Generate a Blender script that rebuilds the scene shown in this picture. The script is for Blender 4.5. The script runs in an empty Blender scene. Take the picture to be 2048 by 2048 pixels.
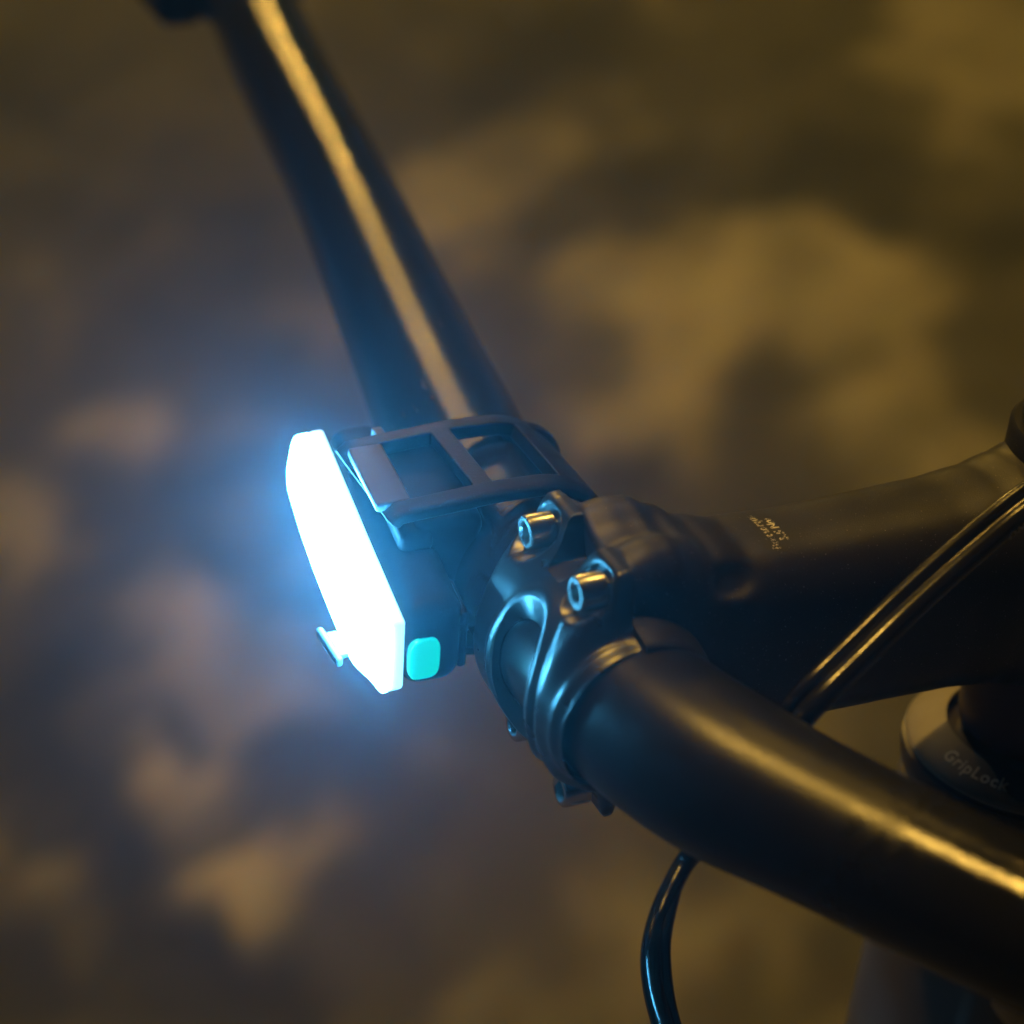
import bpy, bmesh, math, random
from mathutils import Vector, Matrix, noise
from mathutils.bvhtree import BVHTree
random.seed(4)
MM = 0.001
PITCH = math.radians(17.0)
scene = bpy.context.scene
col = scene.collection
# stem frame (mm): x to the rear along the stem, y to the bike's right along the bar, z up off the stem
ROOT = Matrix.Translation((0, 0, 1.0)) @ Matrix.Rotation(PITCH, 4, 'Y')

# ---------------------------------------------------------------- camera
Rc = Matrix(((0.9131949, -0.4038979, 0.0542361), (0.1648653, 0.4878609, 0.8572113), (-0.3726855, -0.7738593, 0.5121008))).transposed()
cam_d = bpy.data.cameras.new('camera')
cam = bpy.data.objects.new('camera', cam_d); col.objects.link(cam)
cm = ROOT @ (Matrix.Translation(Vector((-187.13, -352.17, 268.96)) * MM) @ Rc.to_4x4())
cam.matrix_world = cm
cam_d.sensor_width = 36; cam_d.lens = 4887.68 / 2048 * 36
cam_d.clip_start = 0.02; cam_d.clip_end = 200
cam_d.dof.use_dof = True
cam_d.dof.focus_distance = 0.492
cam_d.dof.aperture_fstop = 9.0
scene.camera = cam

# ---------------------------------------------------------------- night sky, street lamps and extra lamps added for highlights
w = bpy.data.worlds.new('World'); scene.world = w; w.use_nodes = True
bg = w.node_tree.nodes['Background']
bg.inputs[0].default_value = (1.0, 0.75, 0.5, 1); bg.inputs[1].default_value = 0.0025
AMBER = (1.0, 0.57, 0.095)
def street_or_added_lamp(az, el, dist, size, power, colour=AMBER, sy=None):
    d = Vector((math.cos(el) * math.cos(az), math.cos(el) * math.sin(az), math.sin(el)))
    ld = bpy.data.lights.new('street_or_added_lamp', 'AREA'); ld.shape = 'RECTANGLE'
    ld.size = size; ld.size_y = sy or size * .4; ld.energy = power; ld.color = colour
    o = bpy.data.objects.new('street_or_added_lamp', ld); col.objects.link(o)
    o.location = Vector((0, 0, 1.0)) + d * dist
    o.rotation_euler = (-d).to_track_quat('-Z', 'Y').to_euler()
    return o
R_ = math.radians
street_or_added_lamp(R_(68), R_(17), 13.0, .35, 130)
street_or_added_lamp(R_(76), R_(23), 12.0, .3, 85)  # extra unseen lamp, added for the highlight along the cables
street_or_added_lamp(R_(76), R_(73), 8.0, .4, 370)
street_or_added_lamp(R_(32), R_(50), 10.0, .5, 150)  # extra unseen lamp, added to put bright bars on the bolt heads
scene.view_settings.view_transform = 'Standard'; scene.view_settings.look = 'None'
scene.view_settings.exposure = 0; scene.view_settings.gamma = 1
scene.render.engine = 'CYCLES'
cy = scene.cycles
cy.use_denoising = True; cy.max_bounces = 8; cy.volume_bounces = 1; cy.volume_step_rate = 1.0
cy.sample_clamp_indirect = 4.0
LENS_COL = (0.08, 0.50, 0.92)
LENS_STR = 240.0
BLOOM_DENSITY = 0.066
BLOOM_G = 0.9

# ---------------------------------------------------------------- materials
def mat(name, base, rough=0.4, metal=0.0, bump=0.0, bscale=900.0, spec=0.5, var=0.0, rvar=0.0, vscale=120.0, coat=0.0, specks=0.0):
    m = bpy.data.materials.new(name); m.use_nodes = True
    nt = m.node_tree; b = nt.nodes['Principled BSDF']
    b.inputs['Base Color'].default_value = (*base, 1); b.inputs['Roughness'].default_value = rough
    b.inputs['Metallic'].default_value = metal; b.inputs['Specular IOR Level'].default_value = spec
    b.inputs['Coat Weight'].default_value = coat; b.inputs['Coat Roughness'].default_value = 0.15
    tc = nt.nodes.new('ShaderNodeTexCoord')
    def noi(scale, detail=4):
        n = nt.nodes.new('ShaderNodeTexNoise'); n.inputs['Scale'].default_value = scale; n.inputs['Detail'].default_value = detail
        nt.links.new(tc.outputs['Object'], n.inputs['Vector']); return n
    if bump:
        n = noi(bscale, 3); bp = nt.nodes.new('ShaderNodeBump'); bp.inputs['Strength'].default_value = bump
        bp.inputs['Distance'].default_value = 0.0004
        nt.links.new(n.outputs['Fac'], bp.inputs['Height']); nt.links.new(bp.outputs['Normal'], b.inputs['Normal'])
    if var:
        n = noi(vscale); mx = nt.nodes.new('ShaderNodeMix'); mx.data_type = 'RGBA'
        mx.inputs['A'].default_value = (*[c * (1 - var) for c in base], 1); mx.inputs['B'].default_value = (*[min(1, c * (1 + var)) for c in base], 1)
        nt.links.new(n.outputs['Fac'], mx.inputs['Factor']); nt.links.new(mx.outputs['Result'], b.inputs['Base Color'])
    if specks:
        n = noi(2600, 2); m_ = nt.nodes.new('ShaderNodeMapRange'); m_.inputs['From Min'].default_value = .70; m_.inputs['From Max'].default_value = .76
        nt.links.new(n.outputs['Fac'], m_.inputs['Value'])
        src = b.inputs['Base Color'].links[0].from_socket if b.inputs['Base Color'].is_linked else None
        mx = nt.nodes.new('ShaderNodeMix'); mx.data_type = 'RGBA'; nt.links.new(m_.outputs['Result'], mx.inputs['Factor'])
        if src: nt.links.new(src, mx.inputs['A'])
        else: mx.inputs['A'].default_value = (*base, 1)
        mx.inputs['B'].default_value = (specks, specks * .95, specks * .9, 1); nt.links.new(mx.outputs['Result'], b.inputs['Base Color'])
    if rvar:
        n = noi(vscale * 1.7, 8); mr = nt.nodes.new('ShaderNodeMapRange'); mr.inputs['From Min'].default_value = .3; mr.inputs['From Max'].default_value = .7
        mr.inputs['To Min'].default_value = max(.03, rough - rvar); mr.inputs['To Max'].default_value = rough + rvar
        nt.links.new(n.outputs['Fac'], mr.inputs['Value']); nt.links.new(mr.outputs['Result'], b.inputs['Roughness'])
    return m
def emit(name, c, s, base=(.8, .8, .8)):
    m = mat(name, base, .3); b = m.node_tree.nodes['Principled BSDF']
    b.inputs['Emission Color'].default_value = (*c, 1); b.inputs['Emission Strength'].default_value = s
    return m
M = {}
M['bar'] = mat('handlebar_black_satin', (.008, .008, .009), .24, bump=.2, bscale=1500, spec=.42)
M['stem'] = mat('stem_matte_black', (.015, .0145, .0145), .42, bump=.25, bscale=3200, rvar=.06, vscale=90, var=.25, specks=.3)
M['plate'] = mat('faceplate_gloss_black', (.012, .013, .014), .31, bump=.06, bscale=700, rvar=.04, spec=.7)
M['steel'] = mat('bolt_steel', (.58, .57, .56), .2, metal=1, bump=.05, bscale=2600)
M['socket'] = mat('bolt_socket_dark', (.02, .02, .02), .5, metal=.6)
M['rubber'] = mat('rubber_black', (.009, .009, .010), .42, bump=.2, bscale=2600, rvar=.05, specks=.1, spec=.22)
M['housing'] = mat('lamp_housing_black', (.006, .008, .012), .5, spec=.12, bump=.15, bscale=2600)
M['hook'] = mat('hook_plate_grey', (.10, .10, .115), .5, metal=.1, spec=.3, bump=.12, bscale=3000)
M['spacer'] = mat('spacer_anodised', (.12, .075, .15), .36, bump=.12, bscale=3000, metal=.2)
M['cover'] = mat('headset_cover_grey', (.22, .20, .175), .42, bump=.3, bscale=4200, var=.2)
M['cover_low'] = mat('headset_race_black', (.03, .026, .038), .33, bump=.1)
M['frame'] = mat('frame_grey_paint', (.11, .10, .10), .4, bump=.15, bscale=500, var=.3, vscale=60)
M['cable'] = mat('cable_housing_black', (.012, .012, .013), .19, bump=.08, bscale=2000)
M['print_gold'] = mat('print_pale', (.9, .85, .7), .7)
M['print_dim'] = mat('print_grey', (.45, .44, .42), .6)
M['print_cover'] = mat('print_light', (1, .97, .88), .5)
M['alu'] = mat('lever_grey_alloy', (.45, .42, .42), .42, metal=.5)
M['lens'] = emit('lit_lens', LENS_COL, LENS_STR)
M['lens_rim'] = emit('lit_lens_edge', (.35, .8, 1.0), 1.7)
M['steel'].node_tree.nodes['Principled BSDF'].inputs['Roughness'].default_value = .24
M['button'] = emit('lit_button', (0.0, 0.80, 0.68), .8, (.0, .3, .25))
M['pin'] = mat('scuffed_primer', (.35, .33, .32), .5)

def bar_zones(m):  # matt clamp zone in the middle, glossier ends, fine scuffs beside the lamp
    nt = m.node_tree; b = nt.nodes['Principled BSDF']
    tc = nt.nodes.new('ShaderNodeTexCoord'); sx = nt.nodes.new('ShaderNodeSeparateXYZ'); nt.links.new(tc.outputs['Object'], sx.inputs[0])
    n = nt.nodes.new('ShaderNodeTexNoise'); n.inputs['Scale'].default_value = 260; n.inputs['Detail'].default_value = 6
    nt.links.new(tc.outputs['Object'], n.inputs['Vector'])
    ad = nt.nodes.new('ShaderNodeMath'); ad.operation = 'MULTIPLY_ADD'; ad.inputs[1].default_value = .03
    nt.links.new(n.outputs['Fac'], ad.inputs[0]); nt.links.new(sx.outputs['Y'], ad.inputs[2])
    mr = nt.nodes.new('ShaderNodeMapRange'); mr.inputs['From Min'].default_value = .190; mr.inputs['From Max'].default_value = .212
    mr.inputs['To Min'].default_value = .17; mr.inputs['To Max'].default_value = .07
    nt.links.new(ad.outputs[0], mr.inputs['Value'])
    mr2 = nt.nodes.new('ShaderNodeMapRange'); mr2.inputs['From Min'].default_value = -.086; mr2.inputs['From Max'].default_value = -.062
    mr2.inputs['To Min'].default_value = -.155; mr2.inputs['To Max'].default_value = .10
    nt.links.new(ad.outputs[0], mr2.inputs['Value'])
    sm = nt.nodes.new('ShaderNodeMath'); nt.links.new(mr.outputs['Result'], sm.inputs[0]); nt.links.new(mr2.outputs['Result'], sm.inputs[1])
    mr3 = nt.nodes.new('ShaderNodeMapRange'); mr3.inputs['From Min'].default_value = -.01; mr3.inputs['From Max'].default_value = .02
    mr3.inputs['To Min'].default_value = 0; mr3.inputs['To Max'].default_value = -.10
    nt.links.new(ad.outputs[0], mr3.inputs['Value'])
    s3 = nt.nodes.new('ShaderNodeMath'); nt.links.new(sm.outputs[0], s3.inputs[0]); nt.links.new(mr3.outputs['Result'], s3.inputs[1])
    mr = s3
    m2 = nt.nodes.new('ShaderNodeMath'); m2.operation = 'MULTIPLY_ADD'; m2.inputs[1].default_value = .10
    nt.links.new(n.outputs['Fac'], m2.inputs[0]); nt.links.new(mr.outputs[0], m2.inputs[2])
    nt.links.new(m2.outputs[0], b.inputs['Roughness'])
    def rng(a0, a1, t0, t1, src):
        q = nt.nodes.new('ShaderNodeMapRange'); q.inputs['From Min'].default_value = a0; q.inputs['From Max'].default_value = a1
        q.inputs['To Min'].default_value = t0; q.inputs['To Max'].default_value = t1; nt.links.new(src, q.inputs['Value']); return q.outputs['Result']
    def mul(a_, b_):
        q = nt.nodes.new('ShaderNodeMath'); q.operation = 'MULTIPLY'; nt.links.new(a_, q.inputs[0]); nt.links.new(b_, q.inputs[1]); return q.outputs[0]
    mp = nt.nodes.new('ShaderNodeMapping'); mp.inputs['Rotation'].default_value = (.5, .3, .9); mp.inputs['Scale'].default_value = (1, .22, 1)
    nt.links.new(tc.outputs['Object'], mp.inputs['Vector'])
    n2 = nt.nodes.new('ShaderNodeTexNoise'); n2.inputs['Scale'].default_value = 900; n2.inputs['Detail'].default_value = 5; nt.links.new(mp.outputs[0], n2.inputs['Vector'])
    n3 = nt.nodes.new('ShaderNodeTexNoise'); n3.inputs['Scale'].default_value = 75; n3.inputs['Detail'].default_value = 2; nt.links.new(tc.outputs['Object'], n3.inputs['Vector'])
    msk = mul(mul(rng(.60, .66, 0, 1, n2.outputs['Fac']), rng(.53, .62, 0, 1, n3.outputs['Fac'])), mul(rng(.066, .075, 0, 1, sx.outputs['Y']), rng(.100, .135, 1, 0, sx.outputs['Y'])))
    mx = nt.nodes.new('ShaderNodeMix'); mx.data_type = 'RGBA'; nt.links.new(msk, mx.inputs['Factor'])
    mx.inputs['A'].default_value = (.010, .010, .011, 1); mx.inputs['B'].default_value = (.075, .072, .07, 1)
    nt.links.new(mx.outputs['Result'], b.inputs['Base Color'])
bar_zones(M['bar'])

# ---------------------------------------------------------------- helpers
def root(name, label, cat, group=None):
    e = bpy.data.objects.new(name, None); col.objects.link(e); e.matrix_world = ROOT
    e.empty_display_size = .05
    e['label'] = label; e['category'] = cat
    if group: e['group'] = group
    return e
def add(name, bm, m, parent, smooth=True, label=None, angle=35, mats=None):
    me = bpy.data.meshes.new(name)
    bmesh.ops.recalc_face_normals(bm, faces=bm.faces)
    bm.to_mesh(me); bm.free()
    me.transform(Matrix.Scale(MM, 4))
    me.materials.append(m)
    for x in (mats or []): me.materials.append(x)
    if smooth:
        me.polygons.foreach_set('use_smooth', [True] * len(me.polygons))
        me.set_sharp_from_angle(angle=math.radians(angle))
    o = bpy.data.objects.new(name, me); col.objects.link(o); o.parent = parent
    if label: o['label'] = label
    return o
def grid(bm, pts, closed_u=False, closed_v=False, cap0=False, cap1=False):
    V = [[bm.verts.new(p) for p in row] for row in pts]
    nu, nv = len(V), len(V[0])
    for i in range(nu if closed_u else nu - 1):
        for j in range(nv if closed_v else nv - 1):
            q = [V[i][j], V[(i + 1) % nu][j], V[(i + 1) % nu][(j + 1) % nv], V[i][(j + 1) % nv]]
            if len(set(q)) == 4:
                bm.faces.new(q)
    if cap0: bm.faces.new(V[0])
    if cap1: bm.faces.new(V[-1])
    return V
def lathe(bm, prof, n=96, org=(0, 0, 0), axis='z', cap0=False, cap1=False):
    org = Vector(org); rows = []
    for r, h in prof:
        row = []
        for k in range(n):
            a = 2 * math.pi * k / n
            c, s = r * math.cos(a), r * math.sin(a)
            p = Vector((c, s, h)) if axis == 'z' else Vector((h, c, s)) if axis == 'x' else Vector((c, h, s))
            row.append(org + p)
        rows.append(row)
    return grid(bm, rows, closed_v=True, cap0=cap0, cap1=cap1)
def catmull(P, n):
    out = []
    P = [Vector(p) for p in P]
    Q = [2 * P[0] - P[1]] + P + [2 * P[-1] - P[-2]]
    for i in range(1, len(Q) - 2):
        for k in range(n):
            t = k / n
            a, b, c, d = Q[i - 1], Q[i], Q[i + 1], Q[i + 2]
            out.append(.5 * ((2 * b) + (c - a) * t + (2 * a - 5 * b + 4 * c - d) * t * t + (3 * b - a - 3 * c + d) * t ** 3))
    out.append(P[-1]); return out
def tube(bm, path, rad, n=48):
    rows = []; up = Vector((0, 0, 1)); nrm = None
    for i, p in enumerate(path):
        t = (path[min(i + 1, len(path) - 1)] - path[max(i - 1, 0)]).normalized()
        if nrm is None: nrm = t.cross(up).normalized()
        nrm = (nrm - t * nrm.dot(t)).normalized(); b = t.cross(nrm)
        r = rad[i] if isinstance(rad, (list, tuple)) else rad
        rows.append([p + (nrm * math.cos(a) + b * math.sin(a)) * r for a in [2 * math.pi * k / n for k in range(n)]])
    return grid(bm, rows, closed_v=True, cap0=True, cap1=True)
def rbox(bm, lo, hi, bev=1.0, seg=3, xf=None):
    b2 = bmesh.new(); bmesh.ops.create_cube(b2, size=1)
    for v in b2.verts:
        v.co = Vector([lo[i] + (v.co[i] + .5) * (hi[i] - lo[i]) for i in range(3)])
    if bev: bmesh.ops.bevel(b2, geom=b2.edges[:], offset=bev, segments=seg, affect='EDGES', profile=.5)
    if xf:
        for v in b2.verts: v.co = xf(v.co)
    tmp = bpy.data.meshes.new('tmp'); b2.to_mesh(tmp); b2.free(); bm.from_mesh(tmp); bpy.data.meshes.remove(tmp)
def text_mesh(s, size, extrude=.06, spacing=1.0, bold=.02):
    cu = bpy.data.curves.new('txt', 'FONT'); cu.body = s; cu.size = size; cu.extrude = 0; cu.align_x = 'CENTER'; cu.align_y = 'CENTER'
    cu.space_character = spacing; cu.resolution_u = 3; cu.offset = size * bold
    o = bpy.data.objects.new('txt', cu); col.objects.link(o)
    dg = bpy.context.evaluated_depsgraph_get(); me = bpy.data.meshes.new_from_object(o.evaluated_get(dg))
    bm = bmesh.new(); bm.from_mesh(me)
    bpy.data.objects.remove(o); bpy.data.curves.remove(cu); bpy.data.meshes.remove(me)
    for _ in range(1): bmesh.ops.subdivide_edges(bm, edges=bm.edges[:], cuts=1)
    return bm
def sstep(a, b, x):
    t = max(0, min(1, (x - a) / (b - a))); return t * t * (3 - 2 * t)

# ---------------------------------------------------------------- ground: worn paving under sodium light
# worn pale patches (+) and darker ones (-) with shadow bands painted into the ground colour: centre x, y (m), two half axes, strength
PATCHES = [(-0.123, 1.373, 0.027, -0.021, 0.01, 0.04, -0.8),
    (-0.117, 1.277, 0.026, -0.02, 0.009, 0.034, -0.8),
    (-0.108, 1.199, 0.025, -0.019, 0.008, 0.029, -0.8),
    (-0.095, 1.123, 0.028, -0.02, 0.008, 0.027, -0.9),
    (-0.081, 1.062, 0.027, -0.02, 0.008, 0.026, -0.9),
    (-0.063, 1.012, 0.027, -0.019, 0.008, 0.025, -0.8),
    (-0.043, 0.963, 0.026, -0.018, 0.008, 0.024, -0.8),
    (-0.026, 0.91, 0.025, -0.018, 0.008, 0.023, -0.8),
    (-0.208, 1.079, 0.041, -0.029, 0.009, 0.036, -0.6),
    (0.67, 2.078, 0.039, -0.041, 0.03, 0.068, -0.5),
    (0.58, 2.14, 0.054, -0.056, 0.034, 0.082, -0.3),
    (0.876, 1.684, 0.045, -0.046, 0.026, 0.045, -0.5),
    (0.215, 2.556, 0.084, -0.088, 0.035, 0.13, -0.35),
    (0.501, 1.889, 0.047, -0.045, 0.038, 0.091, 0.9),
    (0.595, 1.468, 0.055, -0.05, 0.044, 0.085, 1.0),
    (0.575, 1.637, 0.05, -0.047, 0.033, 0.069, 0.5),
    (0.737, 1.533, 0.095, -0.09, 0.051, 0.09, 0.6),
    (0.757, 1.376, 0.049, -0.045, 0.072, 0.118, 0.55),
    (0.492, 1.392, 0.051, -0.044, 0.021, 0.043, 0.8),
    (0.642, 1.877, 0.05, -0.05, 0.038, 0.081, 0.45),
    (0.815, 1.759, 0.031, -0.032, 0.031, 0.056, 0.35),
    (0.091, 1.719, 0.046, -0.04, 0.016, 0.052, 0.6),
    (0.638, 1.284, 0.055, -0.048, 0.023, 0.04, 0.45),
    (0.065, 1.998, 0.055, -0.051, 0.025, 0.094, 0.2),
    (0.073, 1.308, 0.066, -0.052, 0.034, 0.098, 0.75),
    (-0.04, 1.177, 0.053, -0.039, 0.017, 0.052, 0.8),
    (-0.074, 1.267, 0.044, -0.033, 0.016, 0.055, 0.55),
    (0.015, 1.043, 0.03, -0.022, 0.017, 0.046, 0.75),
    (-0.018, 1.023, 0.02, -0.014, 0.016, 0.045, 0.7),
    (-0.135, 1.179, 0.032, -0.024, 0.009, 0.034, 0.5),
    (0.057, 1.403, 0.046, -0.037, 0.016, 0.048, 0.5),
    (0.052, 1.088, 0.031, -0.023, 0.01, 0.027, 0.4),
    (1.094, 1.724, 0.059, -0.063, 0.128, 0.197, 0.5),
    (0.883, 2.068, 0.063, -0.069, 0.035, 0.069, 0.2),
    (-0.045, 1.651, 0.034, -0.028, 0.026, 0.099, 0.5),
    (0.342, 1.757, 0.05, -0.046, 0.021, 0.054, 0.35),
    (0.378, 0.945, 0.092, -0.07, 0.039, 0.07, 0.35),
    (0.206, 0.821, 0.065, -0.047, 0.033, 0.066, 0.3),
    (0.525, 1.285, 0.017, -0.015, 0.032, 0.06, 0.35),
    (0.66, 1.142, 0.065, -0.055, 0.03, 0.048, 0.4),
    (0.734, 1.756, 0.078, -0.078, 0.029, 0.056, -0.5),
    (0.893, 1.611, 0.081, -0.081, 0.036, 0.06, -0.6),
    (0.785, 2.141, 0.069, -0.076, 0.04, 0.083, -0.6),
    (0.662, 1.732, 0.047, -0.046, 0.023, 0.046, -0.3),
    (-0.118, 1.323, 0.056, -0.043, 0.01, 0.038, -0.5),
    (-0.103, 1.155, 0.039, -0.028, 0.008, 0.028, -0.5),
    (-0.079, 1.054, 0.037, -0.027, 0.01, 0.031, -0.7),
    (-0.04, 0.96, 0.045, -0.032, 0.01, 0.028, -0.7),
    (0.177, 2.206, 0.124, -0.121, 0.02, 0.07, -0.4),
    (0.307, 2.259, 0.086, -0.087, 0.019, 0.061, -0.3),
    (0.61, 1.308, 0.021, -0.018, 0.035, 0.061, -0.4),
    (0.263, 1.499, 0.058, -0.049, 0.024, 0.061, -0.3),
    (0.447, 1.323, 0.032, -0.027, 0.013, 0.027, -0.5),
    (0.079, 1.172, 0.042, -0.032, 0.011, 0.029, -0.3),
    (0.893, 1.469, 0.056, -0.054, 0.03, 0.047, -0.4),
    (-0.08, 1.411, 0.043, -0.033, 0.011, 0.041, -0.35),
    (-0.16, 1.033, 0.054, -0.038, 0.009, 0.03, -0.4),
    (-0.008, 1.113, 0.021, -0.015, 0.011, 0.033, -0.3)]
def build_ground():
    def axis(lo, hi, a, b, fine, coarse):
        out = []; v = lo
        while v < hi:
            out.append(v); v += fine if a <= v <= b else coarse
        return out + [hi]
    X = axis(-6, 7.5, -.7, 1.9, .025, .35); Yv = axis(-5, 9, .3, 3.2, .025, .35)
    rnd = random.Random(11); P = list(PATCHES)
    for _ in range(260):
        x, y = rnd.uniform(-2.5, 3.5), rnd.uniform(-2, 5)
        if -.35 < x < 1.4 and .5 < y < 3.0: continue
        r = rnd.uniform(.04, .12); P.append((x, y, r, -r * .8, r * .4, r * .9, rnd.choice((.7, .5, -.5))))
    bm = bmesh.new(); vals = []
    def wear_shadow(x, y):
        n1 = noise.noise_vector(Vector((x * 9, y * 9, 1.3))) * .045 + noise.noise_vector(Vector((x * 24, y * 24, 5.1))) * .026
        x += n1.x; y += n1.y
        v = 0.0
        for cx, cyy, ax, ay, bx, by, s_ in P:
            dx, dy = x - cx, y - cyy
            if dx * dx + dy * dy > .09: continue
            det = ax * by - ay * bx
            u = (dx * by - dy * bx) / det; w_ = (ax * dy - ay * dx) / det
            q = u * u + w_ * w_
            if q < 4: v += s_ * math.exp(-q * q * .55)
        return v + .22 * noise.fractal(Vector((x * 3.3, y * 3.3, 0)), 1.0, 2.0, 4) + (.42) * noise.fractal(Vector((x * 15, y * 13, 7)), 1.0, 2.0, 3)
    rows = []
    for x in X:
        row = []
        for y in Yv:
            v = wear_shadow(x, y); vals.append(max(0, min(1, .36 + .5 * v)))
            row.append((x, y, .010 * v + .003 * noise.noise(Vector((x * 40, y * 40, 3)))))
        rows.append(row)
    grid(bm, rows)
    me = bpy.data.meshes.new('ground'); bm.to_mesh(me); bm.free()
    o = bpy.data.objects.new('ground', me); col.objects.link(o); o['kind'] = 'structure'
    me.polygons.foreach_set('use_smooth', [True] * len(me.polygons))
    at = me.attributes.new('wear_shadow', 'FLOAT', 'POINT'); at.data.foreach_set('value', vals)
    m = bpy.data.materials.new('worn_shadow_ground'); m.use_nodes = True; nt = m.node_tree; b = nt.nodes['Principled BSDF']
    b.inputs['Roughness'].default_value = .85
    tc = nt.nodes.new('ShaderNodeTexCoord')
    q = nt.nodes.new('ShaderNodeTexNoise'); q.inputs['Scale'].default_value = 60; q.inputs['Detail'].default_value = 6; q.inputs['Roughness'].default_value = .7
    nt.links.new(tc.outputs['Object'], q.inputs['Vector'])
    an = nt.nodes.new('ShaderNodeAttribute'); an.attribute_name = 'wear_shadow'
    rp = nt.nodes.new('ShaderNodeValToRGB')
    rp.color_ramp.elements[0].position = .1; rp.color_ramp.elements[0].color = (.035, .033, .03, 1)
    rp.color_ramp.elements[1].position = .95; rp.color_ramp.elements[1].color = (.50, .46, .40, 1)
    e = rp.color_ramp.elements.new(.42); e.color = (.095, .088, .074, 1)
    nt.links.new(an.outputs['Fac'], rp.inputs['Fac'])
    mx = nt.nodes.new('ShaderNodeMix'); mx.data_type = 'RGBA'; mx.blend_type = 'MULTIPLY'; mx.inputs['Factor'].default_value = .35
    nt.links.new(rp.outputs['Color'], mx.inputs['A']); nt.links.new(q.outputs['Color'], mx.inputs['B'])
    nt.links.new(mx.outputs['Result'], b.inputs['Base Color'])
    bp_ = nt.nodes.new('ShaderNodeBump'); bp_.inputs['Distance'].default_value = .01; bp_.inputs['Strength'].default_value = .5
    nt.links.new(q.outputs['Fac'], bp_.inputs['Height']); nt.links.new(bp_.outputs['Normal'], b.inputs['Normal'])
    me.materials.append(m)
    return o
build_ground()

# ---------------------------------------------------------------- scattering volume added to give the lens bloom round the lamp
bm = bmesh.new(); bmesh.ops.create_cube(bm, size=1)
for v in bm.verts:
    v.co = Vector((0.6 + v.co.x * 15.0, 2.0 + v.co.y * 15.0, -1.0 + (v.co.z + .5) * 2.6))
me = bpy.data.meshes.new('bloom_haze'); bm.to_mesh(me); bm.free()
hz = bpy.data.objects.new('bloom_haze', me); col.objects.link(hz); hz['kind'] = 'stuff'
m = bpy.data.materials.new('bloom_haze_volume'); m.use_nodes = True; nt = m.node_tree
nt.nodes.remove(nt.nodes['Principled BSDF'])
pv = nt.nodes.new('ShaderNodeVolumePrincipled'); pv.inputs['Density'].default_value = BLOOM_DENSITY; pv.inputs['Anisotropy'].default_value = BLOOM_G; pv.inputs['Color'].default_value = (.40, .74, 1.0, 1)
nt.links.new(pv.outputs['Volume'], nt.nodes['Material Output'].inputs['Volume']); me.materials.append(m)

# ================================================================ bicycle cockpit
bike = root('bicycle', 'black bicycle handlebar, stem and headset seen close up under the white lamp', 'bicycle')

# ---- handlebar
BARP = [(74, 470, 10, 13.5), (48.5, 337, 6, 14.2), (31, 221, 4, 13.9), (16.3, 131.5, 1, 15.0), (10.1, 94.4, 0, 15.9), (4, 55, 0, 16), (0.6, 20, 0, 16),
        (0, 0, 0, 16), (0.8, -20, 0, 16), (6.6, -43, 0.5, 16), (16.8, -65.3, 1, 14.6), (34.2, -100.4, 2, 14.0), (52, -134, 3, 13.6), (66, -165, 3, 13.6)]
def bar_pts():
    A = catmull([p[:3] for p in BARP], 12)
    Rr = catmull([(p[3], 0, 0) for p in BARP], 12)
    return A, [r.x for r in Rr]
bp, br = bar_pts()
bm = bmesh.new(); tube(bm, bp, br, 96)
add('handlebar', bm, M['bar'], bike)

# ---- stem
def superell(hw, hh, e, n=96, sx=0):
    out = []
    for k in range(n):
        a = 2 * math.pi * k / n; c, s = math.cos(a), math.sin(a)
        out.append((hw * math.copysign(abs(c) ** (2 / e), c), hh * math.copysign(abs(s) ** (2 / e), s)))
    return out
SEC = [(0.9, 15.2, 27.2, 5), (1.6, 16.4, 28.2, 5), (6, 16.8, 29.6, 4.4), (11, 17, 29.6, 3.9), (16, 17, 27.4, 3.4), (22, 16.8, 24.2, 3.0), (31, 16.8, 22.0, 2.8),
       (45, 16.8, 21.6, 2.6), (62, 17.2, 21.8, 2.6), (78, 18, 22.2, 2.5), (90, 19, 23.4, 2.4), (97, 19.6, 25.2, 2.4), (103, 19.6, 27.5, 2.4)]
def sec_at(x):
    for i in range(len(SEC) - 1):
        a, b = SEC[i], SEC[i + 1]
        if x <= b[0]:
            t = (x - a[0]) / (b[0] - a[0]); t = t * t * (3 - 2 * t) if i > 1 else t
            return [a[j] + (b[j] - a[j]) * t for j in range(4)]
    return list(SEC[-1])
rows = []
xs = [0.9, 1.2, 1.6] + [1.6 + 1.2 * k for k in range(1, 85)]
for x in xs:
    _, hw, hh, e = sec_at(x); row = []
    for (y, z) in superell(hw, hh, e, 160):
        p = Vector((x, y, z))
        # valley between the two rear bolt bosses, top and bottom
        wv = math.exp(-(y / 5.0) ** 2) * (1 - sstep(8, 24, x)) * sstep(14, 22, abs(z))
        p.z -= math.copysign(3.6 * wv, z)
        # scooped pocket behind each bolt boss
        for sy in (-1, 1):
            for sz in (-1, 1):
                d = ((x - 24.5) / 5.5) ** 2 + ((y - sy * 13.2) / 4.5) ** 2 + ((z - sz * 19.8) / 2.8) ** 2
                k = math.exp(-d * d * 1.2)
                p.y -= sy * 1.1 * k; p.z -= sz * 1.2 * k
                d2 = ((x - 28.5) / 3.0) ** 2 + ((y - sy * 15.5) / 5.0) ** 2 + ((z - sz * 16) / 4) ** 2
                p.y += sy * .7 * math.exp(-d2)
        row.append(p)
    rows.append(row)
bm = bmesh.new(); grid(bm, rows, closed_v=True, cap0=True, cap1=True)
ST = Matrix.Translation((117, 0, 0)) @ Matrix.Rotation(R_(3), 4, 'Y')
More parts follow.
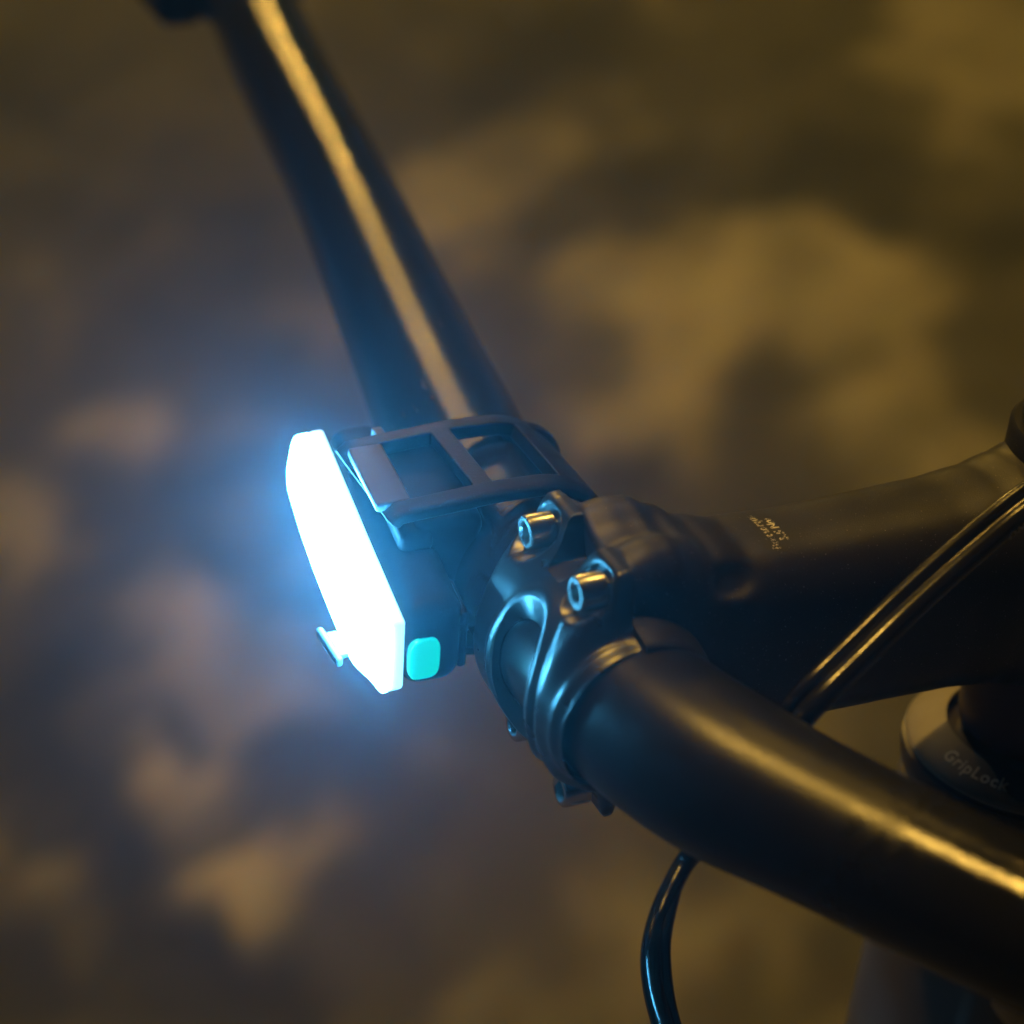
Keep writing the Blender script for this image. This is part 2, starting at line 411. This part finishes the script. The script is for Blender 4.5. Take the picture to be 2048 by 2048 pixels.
b2 = bmesh.new(); lathe(b2, [(14, -23), (19.2, -23), (20, -22.2), (20, 28.5), (19.2, 29.5), (14, 29.5)], 96, cap0=True, cap1=True)
for v in b2.verts: v.co = ST @ v.co
tmp = bpy.data.meshes.new('t'); b2.to_mesh(tmp); b2.free(); bm.from_mesh(tmp); bpy.data.meshes.remove(tmp)
stem_bvh = BVHTree.FromBMesh(bm)
# collar round the bar on the near side of the clamp
b2 = bmesh.new(); lathe(b2, [(15.9, -24.8), (16.7, -24.8), (17.3, -24.3), (17.7, -22.8), (18.4, -19), (18.8, -15.5), (18.8, -12)], 120, axis='y')
bmesh.ops.delete(b2, geom=[v for v in b2.verts if v.co.x < -.6], context='VERTS')
tmp = bpy.data.meshes.new('t'); b2.to_mesh(tmp); b2.free(); bm.from_mesh(tmp); bpy.data.meshes.remove(tmp)
stem = add('stem', bm, M['stem'], bike, angle=50)

# ---- faceplate: curved shell with a teardrop window and four bolt ears
EAR = catmull([(-17.8, 0, 0), (-17.3, 0, 5.0), (-15.6, 0, 10.4), (-13.2, 0, 14.8), (-10.6, 0, 18.2), (-7.6, 0, 21.0), (-5.0, 0, 23.6), (-3.6, 0, 26.2), (-2.6, 0, 28.0), (-1.2, 0, 28.6), (.5, 0, 28.6)], 8)
EL = [0]
for i in range(1, len(EAR)): EL.append(EL[-1] + (EAR[i] - EAR[i - 1]).length)
def ear(t):
    s = t * EL[-1]
    for i in range(len(EL) - 1):
        if s <= EL[i + 1] + 1e-9:
            k = (s - EL[i]) / (EL[i + 1] - EL[i]); return EAR[i].lerp(EAR[i + 1], k)
    return EAR[-1]
HY, HW, HT = -3.2, 8.8, .50
def plate_pt(y, t, thick=0.0):
    s = 1 if t >= 0 else -1; ta = abs(t)
    a = ta * R_(88); r = 17.8
    c = Vector((-r * math.cos(a), 0, r * math.sin(a)))
    e = ear(ta)
    wn = sstep(-15.5, -20.5, y)
    e = e.lerp(Vector((-17.2 * math.cos(a), 0, 17.2 * math.sin(a))), wn)
    wy = 1.0
    p = c.lerp(e, wy)
    if s < 0: p.x *= 1 - .5 * sstep(.45, .85, ta)
    # raised lip round the window and a groove outside it
    dd = math.sqrt(((y - HY) / HW) ** 2 + (t / HT) ** 2)
    lip = .5 * math.exp(-((dd - 1.10) / .10) ** 2) - .35 * math.exp(-((dd - 1.34) / .08) ** 2) * sstep(.75, .5, ta) * sstep(2, -6, y)
    nrm = Vector((p.x, 0, p.z)).normalized()
    p = p + nrm * (lip - .6 * sstep(13, 16.5, y) - .9 * sstep(-21.0, -24.2, y) - thick)
    if thick == 0.0:                                # counterbore the bolt head sits in
        q = math.hypot(abs(y) - 11.5, p.z - 23.0)
        k = sstep(5.4, 4.5, q)
        if p.x < -2.7: p.x += (-2.7 - p.x) * k
    return Vector((p.x, y, p.z * s))
N = 260; K = 46
def inner_b(ph):
    c, s = math.cos(ph), math.sin(ph)
    y = HW * math.copysign(abs(c) ** (2 / 2.2), c); t = HT * math.copysign(abs(s) ** (2 / 2.2), s)
    y *= (1 - .15 * (1 - abs(t) / HT))
    return HY + y, t
def outer_b(ph):
    c, s = math.cos(ph), math.sin(ph); k = 1 / max(abs(c), abs(s)); y, t = c * k, s * k
    hw = 14.2 + 2.6 * sstep(.25, .75, abs(t))
    if y < 0: hw = 24.0
    tm = .64 + .36 * sstep(3.0, 7.2, abs(y * hw))
    cr = .0
    if abs(y) > .85 and abs(t) > .85:
        cr = .0
    return y * hw - .6 * (1 - abs(t)), t * tm
rows = []
for j in range(K + 1):
    f = j / K; row = []
    for i in range(N):
        ph = 2 * math.pi * i / N
        yi, ti = inner_b(ph); yo, to = outer_b(ph)
        row.append((yi + (yo - yi) * f, ti + (to - ti) * f))
    rows.append(row)
out = [[plate_pt(y, t) for y, t in r] for r in rows]
def inner_pt(y, t):
    p = plate_pt(y, t); s = 1 if t >= 0 else -1
    a = abs(t) * R_(88); q = Vector((-16.2 * math.cos(a), y, s * 16.2 * math.sin(a)))
    if abs(p.z) > 18.0 and abs(y) < 17.5: q = Vector((.6, y, p.z))
    return q
inn = [[inner_pt(y, t) for y, t in r] for r in rows]
prof = [[inn[0][i] for i in range(N)]] + out + [[inn[K][i] for i in range(N)]]
bm = bmesh.new(); grid(bm, prof, closed_v=True)
plate = add('faceplate', bm, M['plate'], stem, angle=60)

# ---- bolts with hexagon sockets
def bolt_bm():
    bm = bmesh.new()
    lathe(bm, [(2.0, -5.2), (2.0, -8.2), (2.3, -8.5), (3.05, -8.5), (3.4, -8.2), (3.55, -7.7), (3.55, -3.0), (3.2, -2.7), (2.0, -2.6), (2.0, 9.2), (1.6, 9.8), (.1, 9.9)], 40, axis='x')
    for v in list(bm.verts):                       # hexagonal socket wall
        r = math.hypot(v.co.y, v.co.z)
        if r < 2.05 and v.co.x < -5:
            a = math.atan2(v.co.z, v.co.y); h = math.pi / 3
            k = math.cos(math.pi / 6) / math.cos((a % h) - h / 2); v.co.y *= k * 1.0; v.co.z *= k * 1.0
    return bm
for (y, z) in ((11.5, 23), (-11.5, 23), (11.5, -23), (-11.5, -23)):
    bm = bolt_bm()
    b2 = bmesh.new(); lathe(b2, [(2.2, -5.3), (.05, -5.2)], 12, axis='x'); 
    tmp = bpy.data.meshes.new('t'); b2.to_mesh(tmp); b2.free(); bm.from_mesh(tmp); bpy.data.meshes.remove(tmp)
    for v in bm.verts: v.co += Vector((-.5, y, z))
    b = add('bolt', bm, M['steel'], stem, angle=28)

# ---- torque lettering on the stem
bm = text_mesh('Bolt torque\n5.5 Nm', 2.7, spacing=1.0, bold=.035)
for v in bm.verts:
    tx, ty = v.co.x, v.co.y
    o3 = Vector((38.6 - ty * 1.0, -1.0 + tx * 1.0, 60))
    hit = stem_bvh.ray_cast(o3, Vector((0, 0, -1)))
    v.co = (hit[0] + hit[1] * .06) if hit[0] is not None else Vector((41, -1, 21))
add('torque_lettering', bm, M['print_gold'], stem, smooth=False)

# ---- steerer spacer, headset cover, head tube (steering axis)
COV = ST @ Matrix.Translation((0, 0, -1.5)) @ Matrix.Diagonal((1.04, 1.04, 1, 1))
def on_axis(bm, m=None):
    for v in bm.verts: v.co = (m or ST) @ v.co
    return bm
bm = bmesh.new(); lathe(bm, [(16, -22), (17.3, -22.2), (17.4, -30), (17.4, -38), (17.2, -42), (16.6, -44.4), (15, -45)], 96); on_axis(bm)
add('steerer_spacer', bm, M['spacer'], bike)
bm = bmesh.new(); lathe(bm, [(14, 26), (17.6, 29.8), (17.8, 30.5), (17.8, 43), (17, 44), (1, 44.5)], 96); on_axis(bm)
add('steerer_top_cap', bm, M['rubber'], bike)
PHI0 = R_(232)
rows = []
prof = [(0, -43.9, 1), (.12, -43.8, 1), (.5, -45.6, 1), (.95, -47.7, 1), (1, -48.1, 1)]
for (f, h, _) in prof:
    row = []
    for k in range(192):
        a = 2 * math.pi * k / 192
        d = (a - PHI0); wdg = 6.4 * math.exp(-(d / .13) ** 2) if d > 0 else 6.4 * math.exp(-(d / .30) ** 2)
        ri = 18.6 + wdg; r = ri + (26.4 - ri) * f
        hh = -43.9 - (r - 18.6) / 7.8 * 3.9 if f < .99 else h
        row.append(Vector((r * math.cos(a), r * math.sin(a), hh)))
    rows.append(row)
low = [(26.7, -48.6), (26.5, -49.1), (25.9, -49.2)]
for r, h in low: rows.append([Vector((r * math.cos(2 * math.pi * k / 192), r * math.sin(2 * math.pi * k / 192), h)) for k in range(192)])
rows.insert(0, [Vector((p.x, p.y, p.z - 1.6)) for p in rows[0]])
bm = bmesh.new(); grid(bm, rows, closed_v=True); on_axis(bm, COV)
cover = add('headset_cover', bm, M['cover'], bike, angle=40)
bm = bmesh.new(); lathe(bm, [(15, -46.3), (25.8, -46.9 - 2.2), (26.0, -49.9), (26.9, -50.3), (27.1, -52.5), (26.6, -55.4), (25.6, -56.6), (25.0, -57.2), (24.9, -58.4), (20, -58.6)], 128); on_axis(bm, COV)
add('bearing_race', bm, M['cover_low'], bike)
bm = text_mesh('GripLock', 3.7, spacing=1.12)
for v in bm.verts:
    r = 22.6 - v.co.y * .95; a = R_(214.5) + v.co.x / 22.6
    r = 22.4 - v.co.y; a = R_(203) + v.co.x / 22.4
    v.co = COV @ Vector((r * math.cos(a), r * math.sin(a), -43.9 - (r - 18.6) / 7.8 * 3.9 + .06))
add('cover_lettering', bm, M['print_cover'], cover, smooth=False)
bm = bmesh.new()
lathe(bm, [(20, -58.4), (24.6, -58.6), (25.6, -59.4), (25.9, -62), (25.8, -75), (25.0, -110), (25.4, -200), (26, -260)], 128); on_axis(bm, COV)
ht = add('head_tube', bm, M['frame'], bike)
# cable port cover on the head tube's left side
rows = []
for i in range(25):
    h = -84 - i * 5
    row = []
    for k in range(33):
        a = R_(226 + 52 * k / 32); e = sstep(0, .12, k / 32) * sstep(1, .88, k / 32) * sstep(0, .08, i / 24)
        r = 25.2 + 2.0 * e
        row.append(COV @ Vector((r * math.cos(a), r * math.sin(a), h + 5 * math.cos(k / 32 * math.pi) * (1 - i / 24))))
    rows.append(row)
bm = bmesh.new(); grid(bm, rows)
add('cable_port_cover', bm, M['frame'], ht)

# ---- cables
def cable(name, P, r, label=None):
    path = catmull(P, 14); bm = bmesh.new(); tube(bm, path, r, 24)
    return add(name, bm, M['cable'], bike, label=label), path
C1 = [(105.5, -23, 39.4), (91.5, -25.0, 36.4), (80.4, -28.0, 34.8), (69.0, -31.5, 31.5), (53.6, -35.5, 24.8), (39.1, -39.5, 17.5), (23.8, -42.5, 6.7), (27, -31, -15), (31, -18, -34), (34, -2, -53), (32.4, 5.0, -63.8), (25.7, 0, -66.9), (19.9, -6, -68.8), (14.4, -14, -69.5), (11.5, -21, -71.7), (9.5, -29, -73.7), (8.3, -38, -76.3), (8, -48, -79)]
c1, p1 = cable('brake_hose', C1, 2.3, 'front brake hose with printed lettering')
C2 = [(x - .6, y + 3.6, z + 1.2) for x, y, z in C1]
for k, (dx, dy, dz) in {9: (2, 4, 0), 10: (3, 4.5, .5), 11: (4.2, 3.6, 1), 12: (4.2, 2.4, .6), 13: (4.0, 2, .3), 14: (3.6, 1.6, 0), 15: (3.0, 1.6, 0), 16: (2.8, 1.8, 0), 17: (2.8, 1.8, 0)}.items():
    C2[k] = (C1[k][0] + dx, C1[k][1] + dy, C1[k][2] + dz)
c2, p2 = cable('gear_cable', C2, 1.5)
# printed lettering along the hose
bm = text_mesh('SHIMANO', 2.6, spacing=1.3)
camL = Vector((-187.13, -352.17, 268.96))
cum = [0]
for i in range(1, len(p1)): cum.append(cum[-1] + (p1[i] - p1[i - 1]).length)
def along(s):
    for i in range(len(cum) - 1):
        if s <= cum[i + 1]:
            k = (s - cum[i]) / (cum[i + 1] - cum[i]); return p1[i].lerp(p1[i + 1], k), (p1[i + 1] - p1[i]).normalized()
    return p1[-1], (p1[-1] - p1[-2]).normalized()
for v in bm.verts:
    p, t = along(cum[32] + v.co.x)
    side = Vector((.1, -.95, .1)); side = (side - t * side.dot(t)).normalized(); q = t.cross(side)
    a = -v.co.y / 2.35 - .30
    v.co = p + (side * math.cos(a) + q * math.sin(a)) * 2.35
add('hose_lettering', bm, M['print_dim'], c1, smooth=False)

# ---- brake lever clamps at both ends of the view
bm = bmesh.new()
ax = Vector((50, 350, 6)); 
tube(bm, [Vector((54.6, 378, 7.0)), Vector((55.2, 382, 7.2)), Vector((57.6, 398, 7.6)), Vector((58.2, 402, 7.7))], [16.5, 18, 18, 16.5], 48)
rbox(bm, (30, 384, -10), (46, 430, 8), 5, 4)
rbox(bm, (64, 378, -4), (78, 396, 8), 4, 4)
add('brake_lever_clamp', bm, M['rubber'], bike, label='right brake lever clamp')
bm = bmesh.new()
rbox(bm, (38, -101, -27), (50, -90, -11), 4, 4)
add('brake_lever_clamp', bm, M['alu'], bike, label='grey left brake lever clamp')

# ================================================================ bike light strapped to the bar
light = root('bicycle_light', 'lit white front light with teal button strapped on the black handlebar', 'bicycle light')
def lxf(p):   # the light follows the bar's sweep and rise a little
    return Vector((p.x + .13 * (p.y - 10) - 2.3, p.y, p.z + .04 * (p.y - 45) + .9))
# lens
rows = []
bm = bmesh.new()
YN, YF = 9.5, 82.5
nx, ny = 7, 44
def lens_sec(f):    # f 0..1 along the length -> half height, bulge
    e = abs(2 * f - 1)
    return 8.2 - .5 * f - .8 * sstep(.95, 1, e), 1.3 * (1 - e ** 2.2)
for i in range(ny + 1):
    f = i / ny; hh, bl = lens_sec(f); y = YN + (YF - YN) * f
    e = abs(2 * f - 1); fr = -39.6 - bl + .8 * sstep(.96, 1, e)
    ring = [(-33, hh), (-35.5, hh), (fr + 1.4, hh - .1), (fr + .4, hh - .7), (fr, hh - 2), (fr - .2, 0), (fr, -hh + 3), (fr + .5, -hh + 1.1), (fr + 1.8, -hh + .2), (-35.5, -hh), (-33, -hh)]
    cb = 2.6 * sstep(.16, .0, f)
    ring[6] = (fr + cb, -hh + 3); ring[7] = (fr + .5 + cb, -hh + 1.1); ring[8] = (fr + 1.8 + cb * .6, -hh + .2)
    ct = .8 * sstep(.90, 1.0, f)
    ring[3] = (fr + .4 + ct, hh - .7); ring[4] = (fr + ct, hh - 2)
    ring[0] = (-35.0, hh); ring[1] = (-36.2, hh); ring[-1] = (-35.0, -hh); ring[-2] = (-36.2, -hh)
    rows.append([lxf(Vector((x, y, z + 1.4))) for x, z in ring])
grid(bm, rows, closed_v=True, cap0=True, cap1=True)
lens = add('lens', bm, M['lens'], light, angle=60)
# clear edge of the lens where it meets the housing
bm = bmesh.new()
rbox(bm, (-35.0, 9.8, -6.7), (-31.6, 82.1, 9.4), .9, 3, lxf)
add('lens_edge', bm, M['lens_rim'], lens)
# housing
bm = bmesh.new()
rbox(bm, (-31.6, 10.4, -8.4), (-18.5, 81.5, 10.8), 4.6, 6, lxf)
hs = add('housing', bm, M['housing'], light)
bm = bmesh.new()
rbox(bm, (-24, 31, -13), (-9, 64, 15.2), 2.2, 4, lxf)
rbox(bm, (-27.5, 30, 9), (-20, 65, 14.2), 2.0, 4, lxf)
rbox(bm, (-19.6, 12, -6), (-17.6, 24, 7), .8, 3, lxf)
add('mount_bracket', bm, M['housing'], light)
# narrow ridges on the housing top seen through the strap
for (x0, x1, y0, y1) in ((-17.2, -15.4, 49, 58), (-18.4, -16.8, 36.5, 42)):
    bm = bmesh.new(); rbox(bm, (x0, y0, 13.0), (x1, y1, 16.0), .3, 2)
    add('ridge', bm, M['hook'], light)
# button on the near end
bm = bmesh.new(); rows = []
for (dy, k) in ((0.2, 1.0), (-.7, 1.0), (-1.05, .95), (-1.2, .85), (-1.25, .5), (-1.25, .05)):
    rows.append([Vector((-29.7 + 3.3 * k * y_, 10.6 + dy, -.9 + 4.6 * k * z_)) for (y_, z_) in superell(1, 1, 3.6, 48)])
grid(bm, rows, closed_v=True, cap1=True)
add('power_button', bm, M['button'], light)
# rubber strap: a ladder of windows from the hook over the bar and down behind it
def strap_path():
    P = [Vector((-27.6, 0, 16.4)), Vector((-26.8, 0, 17.4)), Vector((-24.5, 0, 17.7)), Vector((-20, 0, 17.9)), Vector((-12, 0, 18.3)), Vector((-5, 0, 18.6))]
    for a in range(85, -100, -9):
        P.append(Vector((3.4 + 17.7 * math.cos(R_(a)), 0, .6 + 17.7 * math.sin(R_(a)))))
    P += [Vector((-6, 0, -17.6)), Vector((-16, 0, -15.5)), Vector((-26, 0, -13.6)), Vector((-32, 0, -12.8))]
    return catmull(P, 5)
sp = strap_path()
sl = [0]
for i in range(1, len(sp)): sl.append(sl[-1] + (sp[i] - sp[i - 1]).length)
def s_of(x, top=True):
    for i in range(len(sp) - 1):
        if sp[i].x <= x < sp[i + 1].x: return sl[i]
    return sl[-1]
def sp_at(s):
    s = max(0, min(sl[-1] - 1e-6, s))
    for i in range(len(sl) - 1):
        if s <= sl[i + 1]:
            k = (s - sl[i]) / (sl[i + 1] - sl[i]); p = sp[i].lerp(sp[i + 1], k); t = (sp[i + 1] - sp[i]).normalized()
            return p, Vector((-t.z, 0, t.x))
wins = [(s_of(-24.5), s_of(-9.2)), (s_of(-4.2), s_of(9.6)), (s_of(10.0) + 10.0, s_of(10.0) + 22.0)]
cuts = sorted(set([0.0, sl[-1]] + [a for w_ in wins for a in w_]))
S = []
for a, b in zip(cuts[:-1], cuts[1:]):
    n = max(1, int((b - a) / 1.6)); S += [a + (b - a) * k / n for k in range(n)]
S.append(sl[-1])
Y = [31.2, 32.6, 36.0, 37.0, 47, 57.6, 58.6, 62.2, 63.6]
bm = bmesh.new(); vt = {}
def widen(s, y):
    # the band swells slightly at its hook end
    return y
def V_(i, j, lay):
    if (i, j, lay) not in vt:
        p, n = sp_at(S[i]); th = 2.0 if lay else -1.2
        if j in (0, len(Y) - 1): th *= .55
        vt[(i, j, lay)] = bm.verts.new(Vector((p.x, widen(S[i], Y[j]), p.z)) + n * th)
    return vt[(i, j, lay)]
def solid(i, j):
    if i < 0 or i >= len(S) - 1 or j < 0 or j >= len(Y) - 1: return False
    mid = (S[i] + S[i + 1]) / 2
    if 3 <= j <= 4 or j in (2, 5):
        for a, b in wins:
            if a <= mid <= b: return not (2 <= j <= 5)
    return True
for i in range(len(S) - 1):
    for j in range(len(Y) - 1):
        if not solid(i, j): continue
        bm.faces.new([V_(i, j, 1), V_(i + 1, j, 1), V_(i + 1, j + 1, 1), V_(i, j + 1, 1)])
        bm.faces.new([V_(i, j, 0), V_(i, j + 1, 0), V_(i + 1, j + 1, 0), V_(i + 1, j, 0)])
        for (di, dj, a, b) in ((-1, 0, (i, j), (i, j + 1)), (1, 0, (i + 1, j), (i + 1, j + 1)), (0, -1, (i, j), (i + 1, j)), (0, 1, (i, j + 1), (i + 1, j + 1))):
            if not solid(i + di, j + dj):
                bm.faces.new([V_(*a, 0), V_(*b, 0), V_(*b, 1), V_(*a, 1)])
strap = add('strap', bm, M['rubber'], light, angle=80)
md = strap.modifiers.new('round', 'BEVEL'); md.width = .0012; md.segments = 4; md.limit_method = 'ANGLE'; md.angle_limit = R_(40)
# grey hook plate the strap is hooked on
bm = bmesh.new(); rbox(bm, (-29.2, 35.6, 17.9), (-21.6, 58.4, 20.0), .7, 3, lambda p: Vector((p.x + .10 * (p.y - 47), p.y, p.z + .02 * (p.y - 47))))
add('hook_plate', bm, M['hook'], strap)
bm = bmesh.new(); rbox(bm, (-19, 63.2, 15.2), (-16.6, 68.4, 18.2), .5, 2)
add('buckle_pin', bm, M['hook'], strap)
bm = bmesh.new(); rbox(bm, (-40.4, 29.5, -13.4), (-38.9, 42, -11.2), .6, 3)
rbox(bm, (-39.4, 31, -12.6), (-28, 40, -11.4), .5, 2)
add('lower_hook', bm, M['hook'], strap)
bm = bmesh.new(); lathe(bm, [(6, 58.2), (8.4, 58.4), (9.4, 59.4), (9.6, 61), (9.3, 63), (8.2, 64.2), (5, 64.6)], 48, org=(12.6, 0, 7.6), axis='y', cap0=True, cap1=True)
add('strap_knob', bm, M['rubber'], strap)
